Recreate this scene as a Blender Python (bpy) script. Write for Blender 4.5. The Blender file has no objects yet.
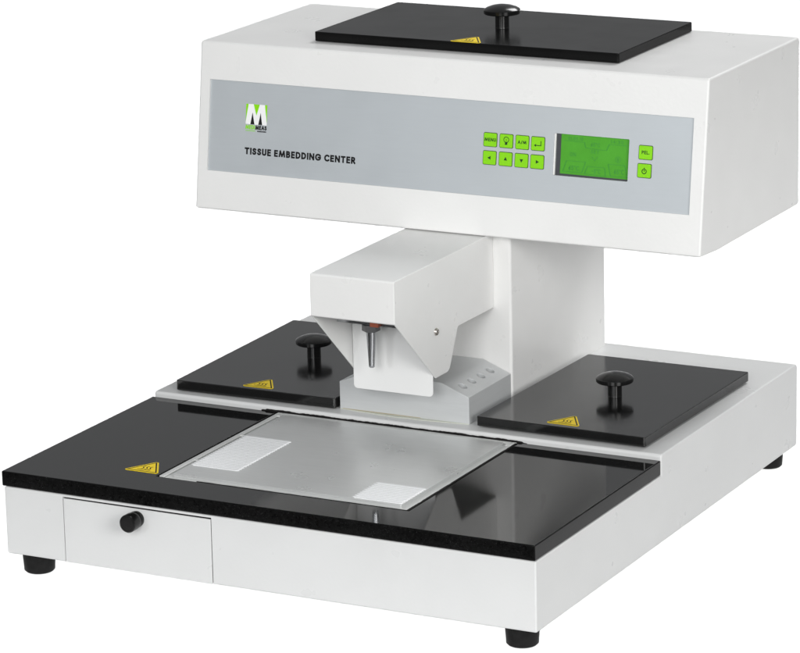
import bpy, bmesh, math, random
from mathutils import Vector, Matrix
R = math.radians
random.seed(7)
scene = bpy.context.scene
COL = scene.collection
FH = 0.021                                   # height of the rubber feet

# ------------------------------------------------------------------ materials
def new_mat(name):
    m = bpy.data.materials.new(name); m.use_nodes = True
    nt = m.node_tree
    return m, nt, nt.nodes['Principled BSDF']

def N(nt, t, **k):
    n = nt.nodes.new(t)
    for a, v in k.items():
        if a in n.inputs: n.inputs[a].default_value = v
        else: setattr(n, a, v)
    return n

def coords(nt, scale=(1, 1, 1)):
    tc = nt.nodes.new('ShaderNodeTexCoord')
    mp = nt.nodes.new('ShaderNodeMapping'); mp.inputs['Scale'].default_value = scale
    nt.links.new(tc.outputs['Object'], mp.inputs['Vector'])
    return mp.outputs['Vector']

def noise(nt, vec, scale, detail=3, rough=.55):
    n = nt.nodes.new('ShaderNodeTexNoise')
    n.inputs['Scale'].default_value = scale; n.inputs['Detail'].default_value = detail
    n.inputs['Roughness'].default_value = rough
    nt.links.new(vec, n.inputs['Vector'])
    return n.outputs['Fac']

def ramp(nt, fac, stops):
    r = nt.nodes.new('ShaderNodeValToRGB')
    e = r.color_ramp.elements
    while len(e) < len(stops): e.new(.5)
    for el, (p, c) in zip(e, stops):
        el.position = p; el.color = (c[0], c[1], c[2], 1) if isinstance(c, tuple) else (c, c, c, 1)
    nt.links.new(fac, r.inputs['Fac'])
    return r.outputs['Color']

def bump(nt, b, height, strength, dist, prev=None):
    n = nt.nodes.new('ShaderNodeBump')
    n.inputs['Strength'].default_value = strength; n.inputs['Distance'].default_value = dist
    nt.links.new(height, n.inputs['Height'])
    if prev: nt.links.new(prev, n.inputs['Normal'])
    nt.links.new(n.outputs['Normal'], b.inputs['Normal'])
    return n.outputs['Normal']

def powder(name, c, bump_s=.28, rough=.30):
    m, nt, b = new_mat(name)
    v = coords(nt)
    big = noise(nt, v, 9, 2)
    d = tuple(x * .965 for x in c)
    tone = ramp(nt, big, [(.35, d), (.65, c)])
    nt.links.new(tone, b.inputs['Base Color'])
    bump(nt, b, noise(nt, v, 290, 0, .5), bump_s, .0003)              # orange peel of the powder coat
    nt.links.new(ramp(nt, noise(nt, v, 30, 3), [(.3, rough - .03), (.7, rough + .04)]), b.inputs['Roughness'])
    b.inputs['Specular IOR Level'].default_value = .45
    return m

def simple(name, c, rough=.5, metal=0, ior=None, spec=None, coat=0):
    m, nt, b = new_mat(name)
    b.inputs['Base Color'].default_value = (*c, 1)
    b.inputs['Roughness'].default_value = rough; b.inputs['Metallic'].default_value = metal
    if ior: b.inputs['IOR'].default_value = ior
    if spec is not None: b.inputs['Specular IOR Level'].default_value = spec
    if coat: b.inputs['Coat Weight'].default_value = coat
    return m

WHITE = powder('white powder coat', (.82, .82, .81))
BASEW = powder('dimmed white base coat', (.66, .665, .663))  # white darkened to offset the light thrown up by the table
WHITE_F = powder('white sheet enamel', (.85, .855, .85), .12, .4)

def granite(name='polished black stone', ior=1.43, r0=.035, r1=.075, speck=.13):
    m, nt, b = new_mat(name)
    v = coords(nt)
    a = ramp(nt, noise(nt, v, 900, 2, .7), [(.60, 0.0), (.70, speck * .25), (.80, speck)])
    g = ramp(nt, noise(nt, v, 240, 3, .6), [(.35, .0022), (.7, .0055)])
    mix = N(nt, 'ShaderNodeMix', data_type='RGBA', blend_type='ADD'); mix.inputs['Factor'].default_value = 1
    nt.links.new(g, mix.inputs['A']); nt.links.new(a, mix.inputs['B'])
    nt.links.new(mix.outputs['Result'], b.inputs['Base Color'])
    nt.links.new(ramp(nt, noise(nt, v, 16, 4), [(.3, r0), (.7, r1)]), b.inputs['Roughness'])
    b.inputs['IOR'].default_value = ior
    return m
GRANITE = granite()
GRANITE_EDGE = granite('honed black stone edge', 1.18, .12, .25, .065)

def lid_mat(name, ior, r0, r1):
    m, nt, b = new_mat(name)
    v = coords(nt)
    nt.links.new(ramp(nt, noise(nt, v, 14, 5, .6), [(.3, .0045), (.7, .0075)]), b.inputs['Base Color'])
    nt.links.new(ramp(nt, noise(nt, v, 22, 5, .65), [(.3, r0), (.7, r1)]), b.inputs['Roughness'])
    bump(nt, b, noise(nt, v, 7, 2), .05, .004)
    b.inputs['IOR'].default_value = ior
    return m
LID = lid_mat('black lacquered lid', 1.56, .10, .19)
LID_T = lid_mat('black satin lid', 1.17, .16, .22)

def metal(name, c, rough, stretch, bs=.15, met=1.0, sc=1.0, low=.93):
    m, nt, b = new_mat(name)
    v = coords(nt, stretch)
    n = noise(nt, v, 60 * sc, 5, .7)
    nt.links.new(ramp(nt, n, [(.3, tuple(x * low for x in c)), (.7, c)]), b.inputs['Base Color'])
    b.inputs['Metallic'].default_value = met
    nt.links.new(ramp(nt, noise(nt, coords(nt), 25, 3), [(.3, rough - .05), (.7, rough + .07)]), b.inputs['Roughness'])
    if bs: bump(nt, b, n, bs, .0004)
    return m
PANEL = metal('brushed silver panel foil', (.53, .565, .59), .42, (.5, 6, 6), 0, .38, 1, .975)
PLATE = metal('anodised cold plate', (.75, .76, .755), .31, (.35, 3.5, 1), 0, .58, 1, .955)
RIM = metal('milled aluminium rim', (.70, .71, .70), .42, (1, 1, 1), 0, .3, 1, .95)
BLOCK = metal('milled aluminium block', (.62, .635, .64), .40, (.4, .4, 5), 0, .25, 1, .95)
STEEL = simple('nozzle steel', (.50, .51, .53), .22, 1)
DARKSTEEL = simple('dark collar steel', (.20, .20, .205), .35, 1)
CHROME = simple('screw steel', (.62, .58, .54), .25, 1)
GRIP = simple('raised matt ribs', (.86, .87, .88), .6, .0, spec=.3)
KNOB = simple('black phenolic knob', (.006, .006, .006), .19, ior=1.42)
RUBBER = None
def rubber():
    m, nt, b = new_mat('black rubber')
    v = coords(nt)
    nt.links.new(ramp(nt, noise(nt, v, 60, 5, .65), [(.35, .004), (.75, .012)]), b.inputs['Base Color'])
    b.inputs['Roughness'].default_value = .55; b.inputs['IOR'].default_value = 1.2
    bump(nt, b, noise(nt, v, 300, 3), .3, .0006)
    return m
RUBBER = rubber()
YELLOW = simple('warning yellow vinyl', (.95, .70, .010), .45, spec=.3)
INK = simple('black print', (.008, .008, .009), .55, spec=.2)
DARKGAP = simple('dark sealant and gap shade', (.008, .007, .007), .7, spec=.2)  # also the black behind gaps, standing in for shade
GREEN_KEY = simple('lime key cap', (.235, .66, .004), .42, spec=.3)
KEY_EDGE = simple('key outline', (.055, .10, .03), .5, spec=.2)
KEY_INK = simple('key print', (.012, .05, .012), .5, spec=.2)
LOGO_G = simple('logo lime', (.25, .70, .005), .5, spec=.2)
LOGO_W = simple('logo white', (.90, .90, .90), .5, spec=.2)
LCD_DARK = simple('screen bezel', (.045, .048, .054), .3)
LCD_LIT_WALL = simple('lit window wall', (.85, .85, .84), .3)
LCD_INK = simple('screen segments', (.044, .262, .036), .5, spec=.2)
ORANGE = simple('orange seal', (.40, .10, .05), .5)
GLUE = simple('dried adhesive', (.40, .335, .21), .5)
GLUE_C = simple('clear sealant', (.56, .58, .50), .25)

def lcd():
    m, nt, b = new_mat('green screen glass')
    v = coords(nt)
    nt.links.new(ramp(nt, noise(nt, v, 26, 3), [(.3, (.062, .30, .020)), (.7, (.075, .35, .028))]), b.inputs['Base Color'])
    b.inputs['Roughness'].default_value = .12
    b.inputs['Emission Color'].default_value = (.06, .33, .02, 1)      # a lit screen
    b.inputs['Emission Strength'].default_value = .12
    return m
LCD = lcd()

# ------------------------------------------------------------------ mesh helpers
def link(name, bm, mats, parent=None, bevel=0, seg=3, smooth=True, angle=30):
    me = bpy.data.meshes.new(name)
    bmesh.ops.recalc_face_normals(bm, faces=bm.faces)
    bm.to_mesh(me); bm.free()
    for m in (mats if isinstance(mats, (list, tuple)) else [mats]): me.materials.append(m)
    o = bpy.data.objects.new(name, me); COL.objects.link(o)
    if parent: o.parent = parent
    finish(o, bevel, seg, smooth, angle)
    return o

def finish(o, bevel, seg=3, smooth=True, angle=30):
    if bevel:
        b = o.modifiers.new('bevel', 'BEVEL'); b.width = bevel; b.segments = seg
        b.limit_method = 'ANGLE'; b.angle_limit = R(angle); b.harden_normals = False
    if smooth and bevel:
        for p in o.data.polygons: p.use_smooth = True
        w = o.modifiers.new('normals', 'WEIGHTED_NORMAL'); w.keep_sharp = True; w.weight = 90

def box(bm, x0, x1, y0, y1, z0, z1, mi=0):
    vs = [bm.verts.new((x, y, z)) for z in (z0, z1) for y in (y0, y1) for x in (x0, x1)]
    for f in ((0, 1, 3, 2), (4, 6, 7, 5), (0, 4, 5, 1), (2, 3, 7, 6), (0, 2, 6, 4), (1, 5, 7, 3)):
        bm.faces.new([vs[i] for i in f]).material_index = mi
    return vs

def prism(bm, pts, axis, a, b, mi=0):
    """extrude a 2-D outline along an axis ('x': pts are (y,z), 'y': (x,z), 'z': (x,y))"""
    def P(p, t):
        return {'x': (t, p[0], p[1]), 'y': (p[0], t, p[1]), 'z': (p[0], p[1], t)}[axis]
    A = [bm.verts.new(P(p, a)) for p in pts]; B = [bm.verts.new(P(p, b)) for p in pts]
    n = len(pts)
    bm.faces.new(A).material_index = mi; bm.faces.new(B[::-1]).material_index = mi
    for i in range(n):
        bm.faces.new((A[i], B[i], B[(i + 1) % n], A[(i + 1) % n])).material_index = mi

def rounded(pts, rad, n=6):
    """round the corners of a polygon; rad is one radius or one per corner"""
    out = []; L = len(pts)
    for i in range(L):
        r = rad[i] if isinstance(rad, (list, tuple)) else rad
        p = Vector(pts[i]); a = Vector(pts[i - 1]) - p; b = Vector(pts[(i + 1) % L]) - p
        if r <= 0: out.append(tuple(p)); continue
        a.normalize(); b.normalize()
        ang = a.angle(b); d = r / math.tan(ang / 2)
        c = p + (a + b).normalized() * (r / math.sin(ang / 2))
        s = p + a * d - c; e = p + b * d - c
        t0 = math.atan2(s.y, s.x); dt = (math.atan2(e.y, e.x) - t0 + math.pi) % (2 * math.pi) - math.pi
        for k in range(n + 1):
            t = t0 + dt * k / n
            out.append((c.x + r * math.cos(t), c.y + r * math.sin(t)))
    return out

def lathe(bm, prof, n=48, mi=0, M=None):
    rings = []
    for r, z in prof:
        if r < 1e-6: rings.append([bm.verts.new((0, 0, z))])
        else: rings.append([bm.verts.new((r * math.cos(2 * math.pi * k / n), r * math.sin(2 * math.pi * k / n), z)) for k in range(n)])
    for A, B in zip(rings, rings[1:]):
        for k in range(n):
            j = (k + 1) % n
            if len(A) == 1 and len(B) == 1: continue
            if len(A) == 1: f = bm.faces.new((A[0], B[k], B[j]))
            elif len(B) == 1: f = bm.faces.new((A[k], A[j], B[0]))
            else: f = bm.faces.new((A[k], A[j], B[j], B[k]))
            f.material_index = mi; f.smooth = True
    if M is not None: bmesh.ops.transform(bm, matrix=M, verts=[v for r in rings for v in r])

def apply_mods(o):
    dg = bpy.context.evaluated_depsgraph_get()
    me = bpy.data.meshes.new_from_object(o.evaluated_get(dg))
    old = o.data; o.modifiers.clear(); o.data = me; me.name = o.name
    bpy.data.meshes.remove(old)

def sharpen(o, ang=40):
    for p in o.data.polygons: p.use_smooth = True
    o.data.set_sharp_from_angle(angle=R(ang))
    w = o.modifiers.new('normals', 'WEIGHTED_NORMAL'); w.keep_sharp = True; w.weight = 90

def cut(o, fn):
    """subtract a solid from o and keep the result as plain mesh"""
    bm = bmesh.new(); fn(bm); bmesh.ops.recalc_face_normals(bm, faces=bm.faces)
    me = bpy.data.meshes.new('cutter'); bm.to_mesh(me); bm.free()
    c = bpy.data.objects.new('cutter', me); COL.objects.link(c); c.parent = o.parent
    m = o.modifiers.new('cut', 'BOOLEAN'); m.operation = 'DIFFERENCE'; m.solver = 'EXACT'; m.object = c
    bpy.context.view_layer.update()
    apply_mods(o)
    bpy.data.objects.remove(c); bpy.data.meshes.remove(me)

# ------------------------------------------------------------------ stroke lettering
def arc(cx, cy, rx, ry, a0, a1, n=8):
    return [(cx + rx * math.cos(R(a0 + (a1 - a0) * k / n)), cy + ry * math.sin(R(a0 + (a1 - a0) * k / n))) for k in range(n + 1)]
GL = {
 'T': (.52, [[(0, 1), (.52, 1)], [(.26, 1), (.26, 0)]]),
 'I': (.0, [[(0, 0), (0, 1)]]),
 'S': (.42, [[(.40, .86), (.33, .96), (.21, 1), (.08, .95), (.02, .80), (.06, .64), (.20, .54), (.35, .44), (.42, .27), (.36, .08), (.20, 0), (.07, .04), (0, .19)]]),
 'U': (.48, [[(0, 1), (0, .24), (.06, .07), (.24, 0), (.42, .07), (.48, .24), (.48, 1)]]),
 'E': (.38, [[(.38, 1), (0, 1), (0, 0), (.38, 0)], [(0, .52), (.35, .52)]]),
 'M': (.84, [[(0, 0), (.12, 1)], [(.12, 1), (.42, .06)], [(.42, .06), (.72, 1)], [(.72, 1), (.84, 0)]]),
 'B': (.44, [[(0, 0), (0, 1), (.22, 1), (.36, .92), (.38, .74), (.34, .60), (.22, .54), (0, .54)], [(.22, .54), (.38, .46), (.44, .28), (.39, .08), (.24, 0), (0, 0)]]),
 'D': (.54, [[(0, 0), (0, 1), (.20, 1), (.40, .92), (.52, .70), (.54, .5), (.52, .30), (.40, .08), (.20, 0), (0, 0)]]),
 'N': (.58, [[(0, 0), (0, 1)], [(.02, 1), (.56, 0)], [(.58, 0), (.58, 1)]]),
 'G': (.72, [[(.68, .80), (.56, .95), (.38, 1), (.18, .95), (.04, .76), (0, .5), (.04, .24), (.18, .05), (.38, 0), (.58, .06), (.70, .24), (.72, .46), (.42, .46)]]),
 'C': (.60, [[(.60, .87), (.50, .97), (.36, 1), (.18, .95), (.04, .76), (0, .5), (.04, .24), (.18, .05), (.36, 0), (.50, .03), (.60, .13)]]),
 'R': (.46, [[(0, 0), (0, 1), (.22, 1), (.38, .93), (.42, .74), (.38, .56), (.22, .48), (0, .48)], [(.18, .48), (.46, 0)]]),
 'A': (.60, [[(0, 0), (.30, 1)], [(.30, 1), (.60, 0)], [(.12, .33), (.48, .33)]]),
 'P': (.42, [[(0, 0), (0, 1), (.22, 1), (.38, .93), (.42, .74), (.38, .54), (.22, .46), (0, .46)]]),
 'L': (.36, [[(0, 1), (0, 0), (.36, 0)]]),
 '/': (.30, [[(0, -.08), (.30, 1.05)]]),
 '.': (.0, [[(0, 0), (0, .06)]]),
 ':': (.0, [[(0, .2), (0, .26)], [(0, .7), (0, .76)]]),
 '-': (.3, [[(0, .5), (.3, .5)]]),
 'O': (.6, [arc(.3, .5, .3, .5, 0, 360, 16)]),
 '0': (.44, [arc(.22, .5, .22, .5, 0, 360, 14)]),
 '1': (.16, [[(0, .8), (.16, 1), (.16, 0)]]),
 '3': (.4, [[(0, .9), (.2, 1), (.38, .85), (.34, .6), (.16, .53), (.36, .45), (.4, .2), (.2, 0), (0, .1)]]),
 '4': (.44, [[(.34, 0), (.34, 1), (0, .3), (.44, .3)]]),
 '5': (.4, [[(.36, 1), (.06, 1), (.02, .55), (.22, .62), (.4, .42), (.36, .12), (.18, 0), (0, .1)]]),
 '6': (.42, [[(.34, .98), (.1, .6), (0, .3), (.1, .04), (.24, 0), (.4, .12), (.4, .42), (.24, .55), (.04, .4)]]),
 "'": (.16, [arc(.08, .92, .1, .1, 0, 360, 8)]),
 ' ': (.26, []),
}
_lift = [0]
def ribbon(bm, pts, t, put, mi=0, cap=True):
    """a flat stroke of width t along 2-D points, mitred at the corners"""
    P = [Vector(p) for p in pts]
    closed = (P[0] - P[-1]).length < 1e-9
    if closed: P = P[:-1]
    n = len(P); L = []; Rr = []
    _lift[0] = (_lift[0] + 1) % 12; dz = _lift[0] * 6e-6
    for i in range(n):
        a = P[i] - P[i - 1] if (i > 0 or closed) else P[1] - P[0]
        b = P[(i + 1) % n] - P[i] if (i < n - 1 or closed) else a
        a.normalize(); b.normalize()
        m = Vector((-(a.y + b.y), a.x + b.x))
        if m.length < 1e-4: m = Vector((-a.y, a.x))
        m.normalize(); k = min(1 / max(.3, m.dot(Vector((-a.y, a.x)))), 1.9)
        q = P[i].copy()
        if not closed and cap: q += (-a * t / 2 if i == 0 else (b * t / 2 if i == n - 1 else Vector((0, 0))))
        L.append(bm.verts.new(put(q + m * k * t / 2, dz))); Rr.append(bm.verts.new(put(q - m * k * t / 2, dz)))
    for i in range(n if closed else n - 1):
        j = (i + 1) % n
        bm.faces.new((L[i], Rr[i], Rr[j], L[j])).material_index = mi

def flat(bm, pts, put, mi=0, lift=0):
    bm.faces.new([bm.verts.new(put(Vector(p), lift)) for p in pts]).material_index = mi

def text(bm, s, x0, y0, h, put, weight=.17, width=None, gap=.2, mi=0, centre=False, slant=0):
    """lay a line of capitals out in 2-D; (x0, y0) is its lower left corner, width stretches it to fit"""
    t = weight; adv = 0; items = []
    for ch in s:
        w, st = GL[ch]; items.append((adv, st)); adv += w + (t + gap if ch != ' ' else gap)
    total = adv - gap
    sx = (width / (total * h)) if width else 1
    if centre: x0 -= total * h * sx / 2
    for a, st in items:
        for line in st:
            diag = len(line) == 2 and line[0][0] != line[1][0] and line[0][1] != line[1][1]
            q = [(x0 + (a + t / 2 + p[0] + slant * p[1]) * h * sx, y0 + (t / 2 + p[1] * (1 - t)) * h) for p in line]
            if diag:                                   # run slanted strokes out to the cap height
                e = (t / 2) / (1 - t)
                (ax, ay), (bx, by) = line
                k = (bx - ax) / (by - ay); f = lambda x, y: (x + k * (e if y > .95 else -e if y < .08 else 0) * .85, y + (e if y > .95 else -e if y < .08 else 0) * .85)
                q = [(x0 + (a + t / 2 + x) * h * sx, y0 + (t / 2 + y * (1 - t)) * h) for x, y in (f(ax, ay), f(bx, by))]
            ribbon(bm, q, t * h, put, mi, not diag)

# ------------------------------------------------------------------ the machine
root = bpy.data.objects.new('tissue_embedding_machine', None); COL.objects.link(root)
root.location = (0, 0, FH); root.empty_display_size = .1
root['label'] = 'white benchtop embedding machine with overhanging green-screen control head, black lids and black stone worktop'
root['category'] = 'laboratory machine'

W, D, H1, GT, YB, H2 = .600, .674, .0717, .0880, .2985, .0937

# base housing: a low front, a higher rear with rounded top edge, cut out for the drawer
bm = bmesh.new()
prof = rounded([(0, 0), (D, 0), (D, H2), (YB, H2), (YB, H1), (0, H1)], [0, .004, .005, .0032, 0, .0018])
prism(bm, prof, 'x', 0, W)
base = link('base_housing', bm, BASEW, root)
DX0, DX1, DZ1 = .0703, .2442, .0694
finish(base, .0019, 3, False)
apply_mods(base)
cut(base, lambda b: box(b, DX0, DX1, -.02, .020, -.02, DZ1))
sharpen(base)

# drawer with its round black pull
bm = bmesh.new(); box(bm, DX0 + .0006, DX1 - .0011, -.0004, .0016, .0004, DZ1 - .0014)
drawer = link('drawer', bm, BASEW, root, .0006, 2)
bm = bmesh.new(); box(bm, DX0 + .0001, DX1 - .0001, .0030, .0195, .0010, DZ1 - .0001)  # dark block put in so the drawer gap looks shaded
link('gap_shade_backing', bm, DARKGAP, drawer)
drawer.rotation_euler = (0, .0016, 0)          # hangs a hair low on its right side
bm = bmesh.new()
lathe(bm, [(0, 0), (.0082, 0), (.0086, .0030), (.0078, .0050), (.0088, .0070), (.0093, .0100), (.0093, .0186), (.0086, .0196), (.0074, .0199), (.0070, .0193), (0, .0193)])
pull = link('knob', bm, simple('black moulded pull', (.006, .006, .006), .24, ior=1.32), drawer)
sharpen(pull, 38)
pull.location = (.1582, -.0004, .0578); pull.rotation_euler = (R(90), 0, 0)

# feet
bm = bmesh.new()
lathe(bm, [(0, 0), (.0140, 0), (.0158, .0018), (.0162, .008), (.0170, .0195), (.0166, FH), (0, FH)])
foot = link('foot', bm, RUBBER, root)
foot.location = (.0255, .0195, -FH)
for x, y in ((W - .0255, .0215), (W - .0255, D - .022), (.0255, D - .022)):
    f = foot.copy(); COL.objects.link(f); f.parent = root; f.location = (x, y, -FH)

# black stone worktop, open for the cold plate
bm = bmesh.new(); box(bm, -.0023, .5994, -.0006, YB - .0006, H1 + .0004, GT)
top = link('worktop', bm, [GRANITE, GRANITE_EDGE], root)
top['label'] = 'polished black speckled stone worktop'
HX0, HX1, HY0 = .1533, .4402, .0476
cut(top, lambda b: box(b, HX0, HX1, HY0, .40, .05, .12))
for p in top.data.polygons: p.material_index = 0 if p.normal.z > .5 else 1
finish(top, .0014, 3)

# rotten-edged dark joint between stone, cold plate and rear housing
bm = bmesh.new()
box(bm, HX0 + .0002, HX1 - .0002, HY0 + .0002, YB - .0004, H1 + .0006, .0790)  # black bed standing in for gap shade over the white base
def ragged(bm, p0, p1, w, z0, z1, n, side):
    """a thin strip of irregular width from p0 to p1"""
    d = Vector(p1) - Vector(p0); nrm = Vector((-d.y, d.x)).normalized() * side
    A = []; B = []
    v = 0
    for i in range(n + 1):
        q = Vector(p0) + d * i / n
        v = v * .6 + random.uniform(-1, 1) * .5
        A.append(q); B.append(q + nrm * w * (1 + .55 * v))
    prism(bm, [tuple(a) for a in A] + [tuple(b) for b in B[::-1]], 'z', z0, z1)
ragged(bm, (HX1 - .0006, HY0), (HX1 - .0006, .293), .0021, .0795, .08835, 90, 1)
ragged(bm, (HX1 - .0006, HY0), (HX1 - .0006, .293), .0009, .0796, .08830, 90, -1)
ragged(bm, (.20, HY0 + .0001), (HX1, HY0 + .0001), .0007, .0797, .0882, 90, 1)
# the joint along the rear housing
A = []; B = []; v = 0; n = 160
for i in range(n + 1):
    x = .1345 + (.449 - .1345) * i / n
    v = v * .7 + random.uniform(-1, 1) * .00028
    A.append((x, .0868)); B.append((x, .0899 + v - (.0012 if i < 3 or i > n - 3 else 0)))
prism(bm, A + B[::-1], 'y', YB - .0019, YB - .0002)
link('joint_strip', bm, DARKGAP, root)

# cold plate with a milled rim and two ribbed grip areas
bm = bmesh.new()
box(bm, .1556, .4384, .0490, .2960, .0800, .0866)
box(bm, .1556, .1614, .0490, .2960, .0867, .0884)
box(bm, .4332, .4384, .0490, .2960, .0867, .0884)
box(bm, .1616, .4330, .2905, .2960, .0867, .0884)
plate = link('cold_plate', bm, RIM, root, .0006, 2)
bm = bmesh.new()
prism(bm, rounded([(.1672, .0562), (.4280, .0562), (.4280, .2868), (.1672, .2868)], .002), 'z', .0862, .0898)
link('plate_surface', bm, PLATE, plate, .0005, 2)
for x, y, dx, dy in ((.1585, .2835, .006, .006), (.4310, .2835, .006, .006), (.1600, .110, .0055, .0022), (.1600, .205, .0055, .0022)):
    bm = bmesh.new(); box(bm, x, x + dx, y, y + dy, .0870, .0888)
    link('stop_lug', bm, RIM, plate, .0004, 2)          # small stops in the side channels
def ribs(x0, x1, y0, y1, n, mb):
    bm = bmesh.new(); p = (y1 - y0) / n
    for i in range(n):
        a = y0 + i * p; b = a + p * .86; c = (a + b) / 2
        out = rounded([(x0, c), (x0 + .0034, a), (x1 - .0034, a), (x1, c), (x1 - .0034, b), (x0 + .0034, b)], [.0004, 0, 0, .0004, 0, 0], 3)
        prism(bm, out, 'z', .0896, .0904)
    box(bm, x0 + .0036, x1 - .0036, y0 + .0006, y1 - p * .25, .0896, .09022)
    return link('grip_ribs', bm, GRIP, plate)
ribs(.1680, .2252, .0895, .2022, 23, 0)
ribs(.3705, .4278, .0590, .1135, 11, 0)

# hot-surface warning sticker (upright triangle seen flat on a plate)
def sticker(parent, cx, cy, z, s=.0425, rot=0):
    bm = bmesh.new()
    h = s * .866
    tri = [(-s / 2, 0), (s / 2, 0), (0, h)]
    put = lambda q, dz: (q.x, q.y, dz)
    prism(bm, rounded(tri, .0028, 5), 'z', 0, .00025, 0)
    c = Vector((0, h / 3))
    ring = [c + (Vector(p) - c) * .80 for p in tri]
    put2 = lambda q, dz: (q.x, q.y, .00034 + dz)
    ribbon(bm, ring + [ring[0]], s * .034, put2, 1)
    for k in (-1, 0, 1):
        x = k * s * .095
        w = [(x + s * .026 * math.sin(t / 10 * 2 * math.pi), h * .24 + h * .24 * t / 10) for t in range(11)]
        ribbon(bm, w, s * .026, put2, 1)
    ribbon(bm, [(-s * .17, h * .185), (s * .17, h * .185)], s * .026, put2, 1)
    o = link('warning_sticker', bm, [YELLOW, INK], parent)
    o.location = (cx, cy, z); o.rotation_euler = (0, 0, rot)
    return o
sticker(top, .1306, .0535, GT + .00005)

# lids: dark slabs, each with mushroom knob and sticker
KL, KR, KT = (.1150, .4510), (.4846, .4405), (.3006, .5585)
def knob(parent, x, y, z):
    bm = bmesh.new()
    lathe(bm, [(0, 0), (.0079, 0), (.0076, .0008), (.0076, .0146), (.0190, .0152), (.0199, .0160),
               (.0200, .0196), (.0192, .0206), (.0165, .0222), (.0115, .0240), (.006, .0251), (0, .0255)], 64)
    o = link('knob', bm, KNOB, parent); o.location = (x, y, z); o.rotation_euler = (0, 0, .3)
    sharpen(o, 38)
    return o
def lid(corners, z0, z1, inset, kn, st, m, label):
    bm = bmesh.new()
    prism(bm, rounded(corners, .0022, 4), 'z', z0, z1)
    o = link('lid', bm, m, root, .0009, 3)
    o['label'] = label
    return o
l = lid([(.0212, .3092), (.2158, .3128), (.2105, .5862), (.0158, .5824)], .0948, .1060, .01, None, None, LID, 'left black lid with a mushroom knob')
knob(l, KL[0], KL[1], .1060); sticker(l, .1178, .3178, .10605, .0405, R(1.5))
l = lid([(.3838, .3126), (.5768, .3106), (.5802, .5814), (.3898, .5800)], .0956, .1060, .01, None, None, LID, 'right black lid with a mushroom knob')
knob(l, KR[0], KR[1], .1060); sticker(l, .4790, .3197, .10605, .0405, R(-.6))
ZT = .4588
l = lid([(.1196, .4640), (.4806, .4650), (.4806, .6612), (.1196, .6612)], ZT + .0006, .4698, .01, None, None, LID_T, 'wide black lid on top of the control head')
knob(l, KT[0], KT[1], .4698); sticker(l, .3012, .4650, .46985, .0395)

# column between base and head
bm = bmesh.new()
CX0, CX1, CY0, CY1 = .2585, .3735, .4206, .6625
prism(bm, rounded([(CX0, CY0), (CX1, CY0), (CX1, CY1), (CX0, CY1)], .0030, 5), 'z', H2 - .0004, .2752)
link('column', bm, WHITE, root, 0)
for p in COL.objects['column'].data.polygons: p.use_smooth = False

# control head, front leaning back, with a shallow recess for the panel
HB, HT = Vector((.3995, .2768)), Vector((.4245, ZT))
up = (HT - HB).normalized(); SL = (HT - HB).length
outn = Vector((-up.y, up.x))                  # out of the front, in (y, z)
def on_front(x, s, d=0):                      # x across, s up the slope, d out of the face
    q = HB + up * s + outn * d
    return (x, q.x, q.y)
bm = bmesh.new()
prof = rounded([(HB.x, HB.y), (.446, .2739), (.6750, .2739), (.6750, ZT), (HT.x, HT.y)], [.0022, 0, .004, .0045, .0030])
prism(bm, prof, 'x', 0, W)
head = link('control_head', bm, WHITE, root)
PX0, PX1, PS0, PS1, PD = .0128, .5853, .0428, .1427, .0032
def recess(b):
    v = [b.verts.new(on_front(x, s, d)) for d in (-PD, .02) for s in (PS0, PS1) for x in (PX0, PX1)]
    for f in ((0, 1, 3, 2), (4, 6, 7, 5), (0, 4, 5, 1), (2, 3, 7, 6), (0, 2, 6, 4), (1, 5, 7, 3)): b.faces.new([v[i] for i in f])
finish(head, .0024, 3, False, 25)
apply_mods(head)
cut(head, recess)

# silver panel in the recess; u,w below are measured on the front plane and moved back with the panel
PT = -PD + .0009                              # panel face depth
UX, US = .54 * PT, .40 * PT                   # parallax of the recess
def pan(u, w, d=0): return on_front(u + UX, w + US, PT + d)
P_ = lambda q, dz: pan(q.x, q.y, .00012 + dz)
def slab(bm, pts, d0, d1, mi=0, f=pan):
    A = [bm.verts.new(f(p[0], p[1], d0)) for p in pts]; B = [bm.verts.new(f(p[0], p[1], d1)) for p in pts]
    bm.faces.new(A).material_index = mi; bm.faces.new(B[::-1]).material_index = mi
    for i in range(len(pts)):
        j = (i + 1) % len(pts); bm.faces.new((A[i], B[i], B[j], A[j])).material_index = mi
LX0, LX1, LS0, LS1 = .4293, .5149, .0720, .1160    # screen window
bm = bmesh.new()
o0, o1, q0, q1 = PX0 - UX + .00005, PX1 - UX - .00005, PS0 - US + .00005, PS1 - US - .00005
slab(bm, [(o0, q0), (o1, q0), (o1, q1), (o0, q1)], -.00085, 0)
panel = link('control_panel', bm, PANEL, root)
panel['label'] = 'brushed silver front panel with lime green keys'
def winc(b): slab(b, rounded([(LX0, LS0), (LX1, LS0), (LX1, LS1), (LX0, LS1)], .0012, 4), -.0032, .01)
cut(head, lambda b: slab(b, [(LX0 - .0001, LS0 - .0001), (LX1 + .0001, LS0 - .0001), (LX1 + .0001, LS1 + .0001), (LX0 - .0001, LS1 + .0001)], -.0075, .004))
cut(panel, winc)
sharpen(head)

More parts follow.
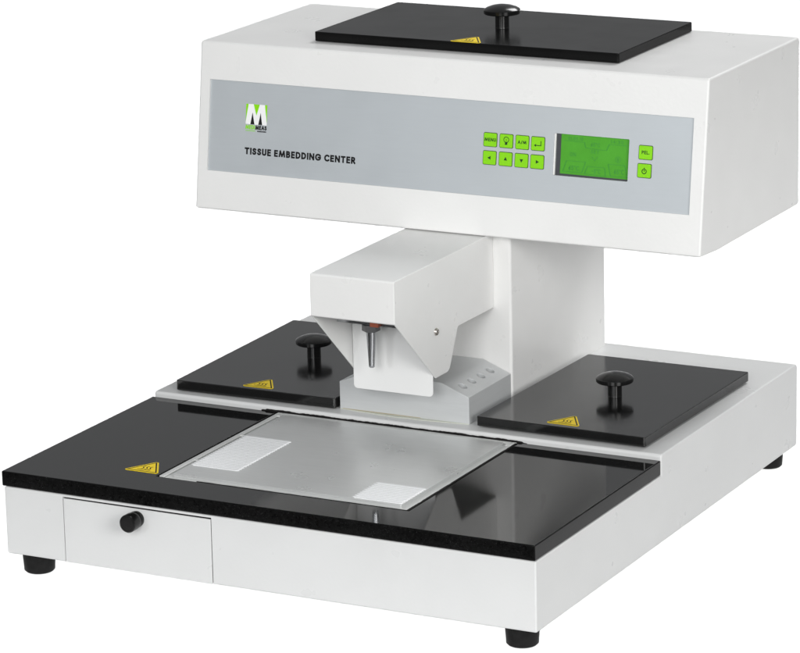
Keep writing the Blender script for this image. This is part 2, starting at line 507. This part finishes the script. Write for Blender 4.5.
# screen
bm = bmesh.new()
dS = -.0034
S_ = lambda u, w, d=0: pan(u, w, dS + d)
slab(bm, [(LX0, LS0), (LX1, LS0), (LX1, LS1), (LX0, LS1)], -.0012, 0, 1, S_)
gx0, gx1, gs0, gs1 = .4362, .5142, .0726, .1145
slab(bm, [(gx0, gs0 + .0016), (gx1 + .0005, gs0 + .0012), (gx1 + .0005, gs1 + .0012), (gx0, gs1 + .0012)], .00003, .00012, 0, S_)
GW, GH = gx1 - gx0, gs1 - gs0
SP = lambda q, dz: S_(gx0 + q.x * GW, gs0 + q.y * GH, .00016 + dz)
SA = GH / GW
def sline(pts, t=.012): ribbon(bm, pts, t, SP, 2)
SPT = lambda q, dz: S_(gx0 + q.x * GH, gs0 + q.y * GH, .00016 + dz)
kx = GW / GH
sline([(.05, .87), (.34, .86), (.36, .73), (.60, .70), (.67, .71), (.70, .86), (.97, .86)])
text(bm, '01.05.10', .10 * kx, .89, .085, SPT, .16, .22 * kx, mi=2)
text(bm, '14:30', .72 * kx, .89, .085, SPT, .16, .19 * kx, mi=2)
text(bm, "65'C", .50 * kx, .77, .10, SPT, .16, .13 * kx, mi=2, centre=True)
text(bm, "SET", .50 * kx, .60, .09, SPT, .16, .12 * kx, mi=2, centre=True)
text(bm, 'ON', .18 * kx, .49, .10, SPT, .15, .09 * kx, mi=2, centre=True)
sline([(.46, .52), (.50, .42), (.54, .52)])
ribbon(bm, arc(.84 * kx, .50, .072, .072, 0, 360, 20), .014, SPT, 2)
text(bm, 'B', .84 * kx, .455, .09, SPT, .16, None, mi=2, centre=True)
sline([(.04, .10), (.09, .37), (.37, .37), (.32, .10), (.04, .10)])
sline([(.36, .08), (.40, .27), (.65, .27), (.67, .06), (.36, .08)])
sline([(.70, .37), (.94, .37), (.98, .08), (.74, .08), (.70, .37)])
text(bm, "65'C", .20 * kx, .14, .12, SPT, .15, .15 * kx, mi=2, centre=True)
text(bm, "-5'C", .53 * kx, .11, .11, SPT, .15, .13 * kx, mi=2, centre=True)
text(bm, "65'C", .86 * kx, .14, .12, SPT, .15, .14 * kx, mi=2, centre=True)
slab(bm, [(LX0 + .00005, LS0 + .0002), (LX0 + .0015, LS0 + .0002), (LX0 + .0015, LS1 - .0002), (LX0 + .00005, LS1 - .0002)], -.0033, -.0012, 3)  # pale bar painted as the lit left wall of the window
link('display', bm, [LCD, LCD_DARK, LCD_INK, LCD_LIT_WALL], panel)

# lettering and logo
bm = bmesh.new()
text(bm, 'TISSUE EMBEDDING CENTER', .0594, .0647, .0075, P_, .25, .1368, .13)
link('lettering', bm, INK, panel)
bm = bmesh.new()
lx, ls, lw, lh = .0594, .0978, .0263, .0220
LP = lambda q, dz: pan(lx + q.x * lw, ls + q.y * lh, .00012 + dz)
flat(bm, [(0, 0), (1, 0), (1, 1), (0, 1)], LP, 0, 0)
for t, mi in (([(0, 1), (0, .12), (.115, 1)], 1), ([(1, 1), (.885, 1), (1, .12)], 1), ([(.355, 1), (.50, .44), (.645, 1)], 1),
              ([(.225, 0), (.42, 0), (.315, .60)], 2), ([(.60, 0), (.785, 0), (.70, .60)], 2)):
    flat(bm, t, LP, mi, .00006)
text(bm, 'MEDI', lx, .0923, .0047, P_, .20, .0118, .12, mi=1)
text(bm, 'MEAS', lx + .0124, .0923, .0047, P_, .24, .0139, .12, mi=2)
for i in range(10):
    x = lx + .0003 + i * .00122; flat(bm, [(x, .0902), (x + .0008, .0902), (x + .0008, .0912), (x, .0912)], P_, 1)
for i in range(9):
    x = lx + .0148 + i * .00125; flat(bm, [(x, .0899), (x + .0010, .0899), (x + .0010, .0913), (x, .0913)], P_, 2)
link('logo', bm, [LOGO_W, LOGO_G, INK], panel)

# ten soft keys, symbols printed on each
BW, BH = .0161, .0152
def key(u, w, sym):
    bm = bmesh.new()
    def K(x, y, d=0): return pan(u + x, w + y, d)
    def rr(k, r): return rounded([(-BW / 2 + k, -BH / 2 + k), (BW / 2 - k, -BH / 2 + k), (BW / 2 - k, BH / 2 - k), (-BW / 2 + k, BH / 2 - k)], r, 5)
    slab(bm, rr(0, .0017), .00002, .00022, 1, K)
    slab(bm, rr(.0007, .0012), .0001, .00075, 0, K)
    put = lambda q, dz: K(q.x, q.y, .00082 + dz)
    tri = lambda a: flat(bm, [(.0024 * math.cos(R(a + t)) , .0024 * math.sin(R(a + t))) for t in (0, 125, 235)], put, 2)
    if sym == 'bulb':
        ribbon(bm, arc(0, .0014, .0029, .0029, -60, 240, 16), .0007, put, 2)
        flat(bm, [(-.0014, -.0040), (.0014, -.0040), (.0014, -.0010), (-.0014, -.0010)], put, 2)
        ribbon(bm, [(0, -.001), (0, .0020)], .0005, put, 2)
    elif sym == 'enter':
        ribbon(bm, [(.0036, .0026), (.0036, -.0018), (-.0022, -.0018)], .0008, put, 2)
        flat(bm, [(-.0044, -.0018), (-.0020, -.0034), (-.0020, -.0002)], put, 2)
    elif sym == 'power':
        ribbon(bm, arc(0, -.0006, .0024, .0024, 120, 420, 16), .0009, put, 2)
        ribbon(bm, [(0, -.0004), (0, .0028)], .0009, put, 2)
    elif isinstance(sym, int): tri(sym)
    else:
        text(bm, sym, 0, -.0017, .0036, put, .21, {'MENU': .0134, 'A/M': .0100, 'PEL.': .0088}[sym], .12, mi=2, centre=True)
    return link('key', bm, [GREEN_KEY, KEY_EDGE, KEY_INK], panel)
xs = (.3558, .3745, .3930, .4112)
for x, s in zip(xs, ('MENU', 'bulb', 'A/M', 'enter')): key(x, .1034, s)
for x, s in zip(xs, (180, 90, 270, 0)): key(x, .0843, s)
key(.5340, .1038, 'PEL.'); key(.5334, .0849, 'power')

# dispenser arm: bent sheet cover, open below
AX0, AX1, AY0 = .2562, .3532, .1926
bm = bmesh.new()
side = rounded([(AY0, .2757), (AY0, .2312), (.2815, .1515), (.3130, .1515), (.3345, .1945), (.4202, .1940), (.4202, .2757)],
               [.0022, .0012, .004, .009, .004, .0010, 0], 5)
prism(bm, side, 'x', AX0, AX1)
arm = link('dispenser_cover', bm, WHITE, root)
cut(arm, lambda b: box(b, AX0 + .0018, AX1 - .0018, AY0 + .0018, .45, .10, .2737))
finish(arm, .0008, 2)
bm = bmesh.new()
lathe(bm, [(0, .0028), (.0012, .0028), (.0016, .0015), (.0016, .0026), (.0030, .0022), (.0040, .0009), (.0042, 0)], 24)
s = link('screw', bm, CHROME, arm); s.location = (AX1, .2838, .2012); s.rotation_euler = (0, R(90), 0)
# inner valve housing above the nozzle
bm = bmesh.new()
box(bm, .2592, .3500, .2430, .2760, .2125, .2290)
link('mounting_plate', bm, STEEL, root)
# splash plate
bm = bmesh.new()
prism(bm, rounded([(.2585, .2299), (.2585, .1322), (.3515, .1322), (.3515, .2299)], [0, .0045, .0045, 0], 6), 'y', .2772, .2787)
link('splash_plate', bm, WHITE_F, root, .0003, 2)
# nozzle
NX, NY = .2960, .2485
bm = bmesh.new()
lathe(bm, [(0, .1661), (.0026, .1661), (.0031, .1667), (.0032, .1688), (.0053, .2043), (.0054, .2068), (0, .2068)], 32, 0, Matrix.Translation((NX, NY, 0)))
noz = link('nozzle', bm, STEEL, root)
bm = bmesh.new()
lathe(bm, [(0, .2048), (.0082, .2048), (.0097, .2056), (.0097, .2122), (0, .2122)], 6, 0, Matrix.Translation((NX, NY, 0)) @ Matrix.Rotation(.45, 4, 'Z'))
for f in bm.faces: f.smooth = False
link('collar', bm, DARKSTEEL, noz, .0004, 2)
bm = bmesh.new(); box(bm, NX + .005, NX + .0150, .2360, .2428, .2128, .2180)
link('seal', bm, ORANGE, noz, .0006, 2)

# aluminium block under the arm, sloping shoulders, four dimples for forceps
bm = bmesh.new()
BY0, BY1 = .3188, .4200
prism(bm, [(.2186, H2 + .0002), (.3722, H2 + .0002), (.3722, .1230), (.3397, .1360), (.2510, .1360), (.2186, .1240)], 'y', BY0, BY1)
blk = link('heated_block', bm, BLOCK, root)
blk['label'] = 'grey aluminium block with four round holes'
a0, b0 = Vector((.3397, .1360)), Vector((.3722, .1230)); dd = (b0 - a0).normalized(); nn = Vector((-dd.y, dd.x)); nn = nn if nn.y > 0 else -nn
for y in (.3365, .3580, .3800, .4020):
    c = a0 + dd * .0180
    M = Matrix.Translation((c.x, y, c.y)) @ Matrix.Rotation(math.atan2(nn.x, nn.y), 4, 'Y')
    cut(blk, lambda b, M=M: lathe(b, [(0, -.012), (.0049, -.012), (.0049, .004), (0, .004)], 24, 0, M))
finish(blk, .0007, 2)
# adhesive squeezed out along the block's foot
bm = bmesh.new()
def bead(x0, x1, w, z, mi, n=60):
    pts0 = []; pts1 = []; v = 0
    for i in range(n + 1):
        t = i / n; v = v * .7 + random.uniform(-1, 1) * .3
        pts0.append((x0 + (x1 - x0) * t, BY0 + .0006)); pts1.append((x0 + (x1 - x0) * t, BY0 - w * math.sin(math.pi * min(1, max(.03, t))) * (1 + .3 * v)))
    prism(bm, pts0 + pts1[::-1], 'z', H2 - .0002, z, mi)
bead(.219, .372, .0062, H2 + .0006, 1); bead(.222, .315, .0010, H2 + .0010, 0)
link('adhesive_bead', bm, [GLUE, GLUE_C], root)

# ------------------------------------------------------------------ white ground, lit through by an added lamp to hide shadows
def table_mat():
    m = bpy.data.materials.new('translucent ground sheet'); m.use_nodes = True  # made translucent so the added lamp makes the ground glow
    nt = m.node_tree; nt.nodes.clear()
    out = nt.nodes.new('ShaderNodeOutputMaterial')
    tr = nt.nodes.new('ShaderNodeBsdfTranslucent'); tr.inputs['Color'].default_value = (.80, .80, .80, 1)
    df = nt.nodes.new('ShaderNodeBsdfDiffuse'); df.inputs['Color'].default_value = (.85, .85, .85, 1)
    mx = nt.nodes.new('ShaderNodeMixShader'); mx.inputs['Fac'].default_value = .40
    nt.links.new(tr.outputs[0], mx.inputs[1]); nt.links.new(df.outputs[0], mx.inputs[2])
    nt.links.new(mx.outputs[0], out.inputs['Surface'])
    return m
bm = bmesh.new()
X0, X1, Y0, Y1 = -5.0, 1.45, -.226, 8.0  # stops short in front so the stone edge doesn't reflect its glow
v = [bm.verts.new(p) for p in ((X0, Y0, 0), (X1, Y0, 0), (X1, Y1, 0), (X0, Y1, 0))]
bm.faces.new(v)
floor = link('table_top', bm, table_mat())
floor['kind'] = 'structure'; floor['label'] = 'pure white surface under the machine, lit through by an added lamp'

# ------------------------------------------------------------------ lamps
def area(name, loc, target, sx, sy, watts, col=(1, 1, 1)):
    d = bpy.data.lights.new(name, 'AREA'); d.shape = 'RECTANGLE'; d.size = sx; d.size_y = sy; d.energy = watts; d.color = col
    o = bpy.data.objects.new(name, d); COL.objects.link(o)
    o.location = loc; o.rotation_euler = (Vector(target) - Vector(loc)).to_track_quat('-Z', 'Y').to_euler()
    return o
T = (.3, .3, .2)
FLOOR_W = 5.75        # W per m2 of the added lamp under the table
tl = area("added_under_lamp", (-1.775, 3.887, -.5), (-1.775, 3.887, 5), 7.2, 9.0, FLOOR_W * 7.2 * 9.0)
tl.data.spread = R(30)                         # added unseen lamp, narrow beam aimed straight up
area('softbox_front', (1.3, -3.4, 1.5), T, 1.2, 1.2, 60)
area('softbox_right', (3.0, -1.8, 1.2), T, 1.2, 1.2, 62, (1, .995, .98))
area('softbox_left', (-.5, -3.7, 1.1), T, .5, .5, 17, (.97, .99, 1))
area('softbox_rear', (.6, 2.6, 2.6), T, 1.2, 1.2, 57)

w = bpy.data.worlds.new('World'); scene.world = w; w.use_nodes = True
nt = w.node_tree; bg = nt.nodes['Background']
# a dim studio: dark floor beyond the table, grey walls and ceiling
tc = nt.nodes.new('ShaderNodeTexCoord'); sx = nt.nodes.new('ShaderNodeSeparateXYZ')
nt.links.new(tc.outputs['Generated'], sx.inputs[0])
mr = nt.nodes.new('ShaderNodeMapRange'); mr.inputs['From Min'].default_value = -1; mr.inputs['From Max'].default_value = 1
nt.links.new(sx.outputs['Z'], mr.inputs['Value'])
cr = ramp(nt, mr.outputs['Result'], [(.40, (.03, .03, .03)), (.52, (.33, .335, .34)), (.80, (.33, .335, .34))])
nt.links.new(cr, bg.inputs['Color']); bg.inputs['Strength'].default_value = 1.0

# ------------------------------------------------------------------ camera
cd = bpy.data.cameras.new('camera'); cam = bpy.data.objects.new('camera', cd); COL.objects.link(cam)
cam.location = (2.02562, -2.97824, 1.18786 + FH)
cam.rotation_euler = (1.30946, .02182, .47804)
cd.sensor_fit = 'HORIZONTAL'; cd.sensor_width = 36; cd.lens = 3669.81 / 800 * 36
cd.clip_start = .05; cd.clip_end = 100
scene.camera = cam

vs = scene.view_settings
vs.view_transform = 'Standard'; vs.look = 'None'; vs.exposure = 0; vs.gamma = 1
scene.render.engine = 'CYCLES'
scene.cycles.use_denoising = True
scene.cycles.use_light_tree = False
scene.cycles.max_bounces = 8
scene.cycles.sample_clamp_indirect = 2
scene.cycles.caustics_reflective = False; scene.cycles.caustics_refractive = False
scene.cycles.blur_glossy = .5
scene.cycles.use_adaptive_sampling = False
scene.render.film_transparent = False
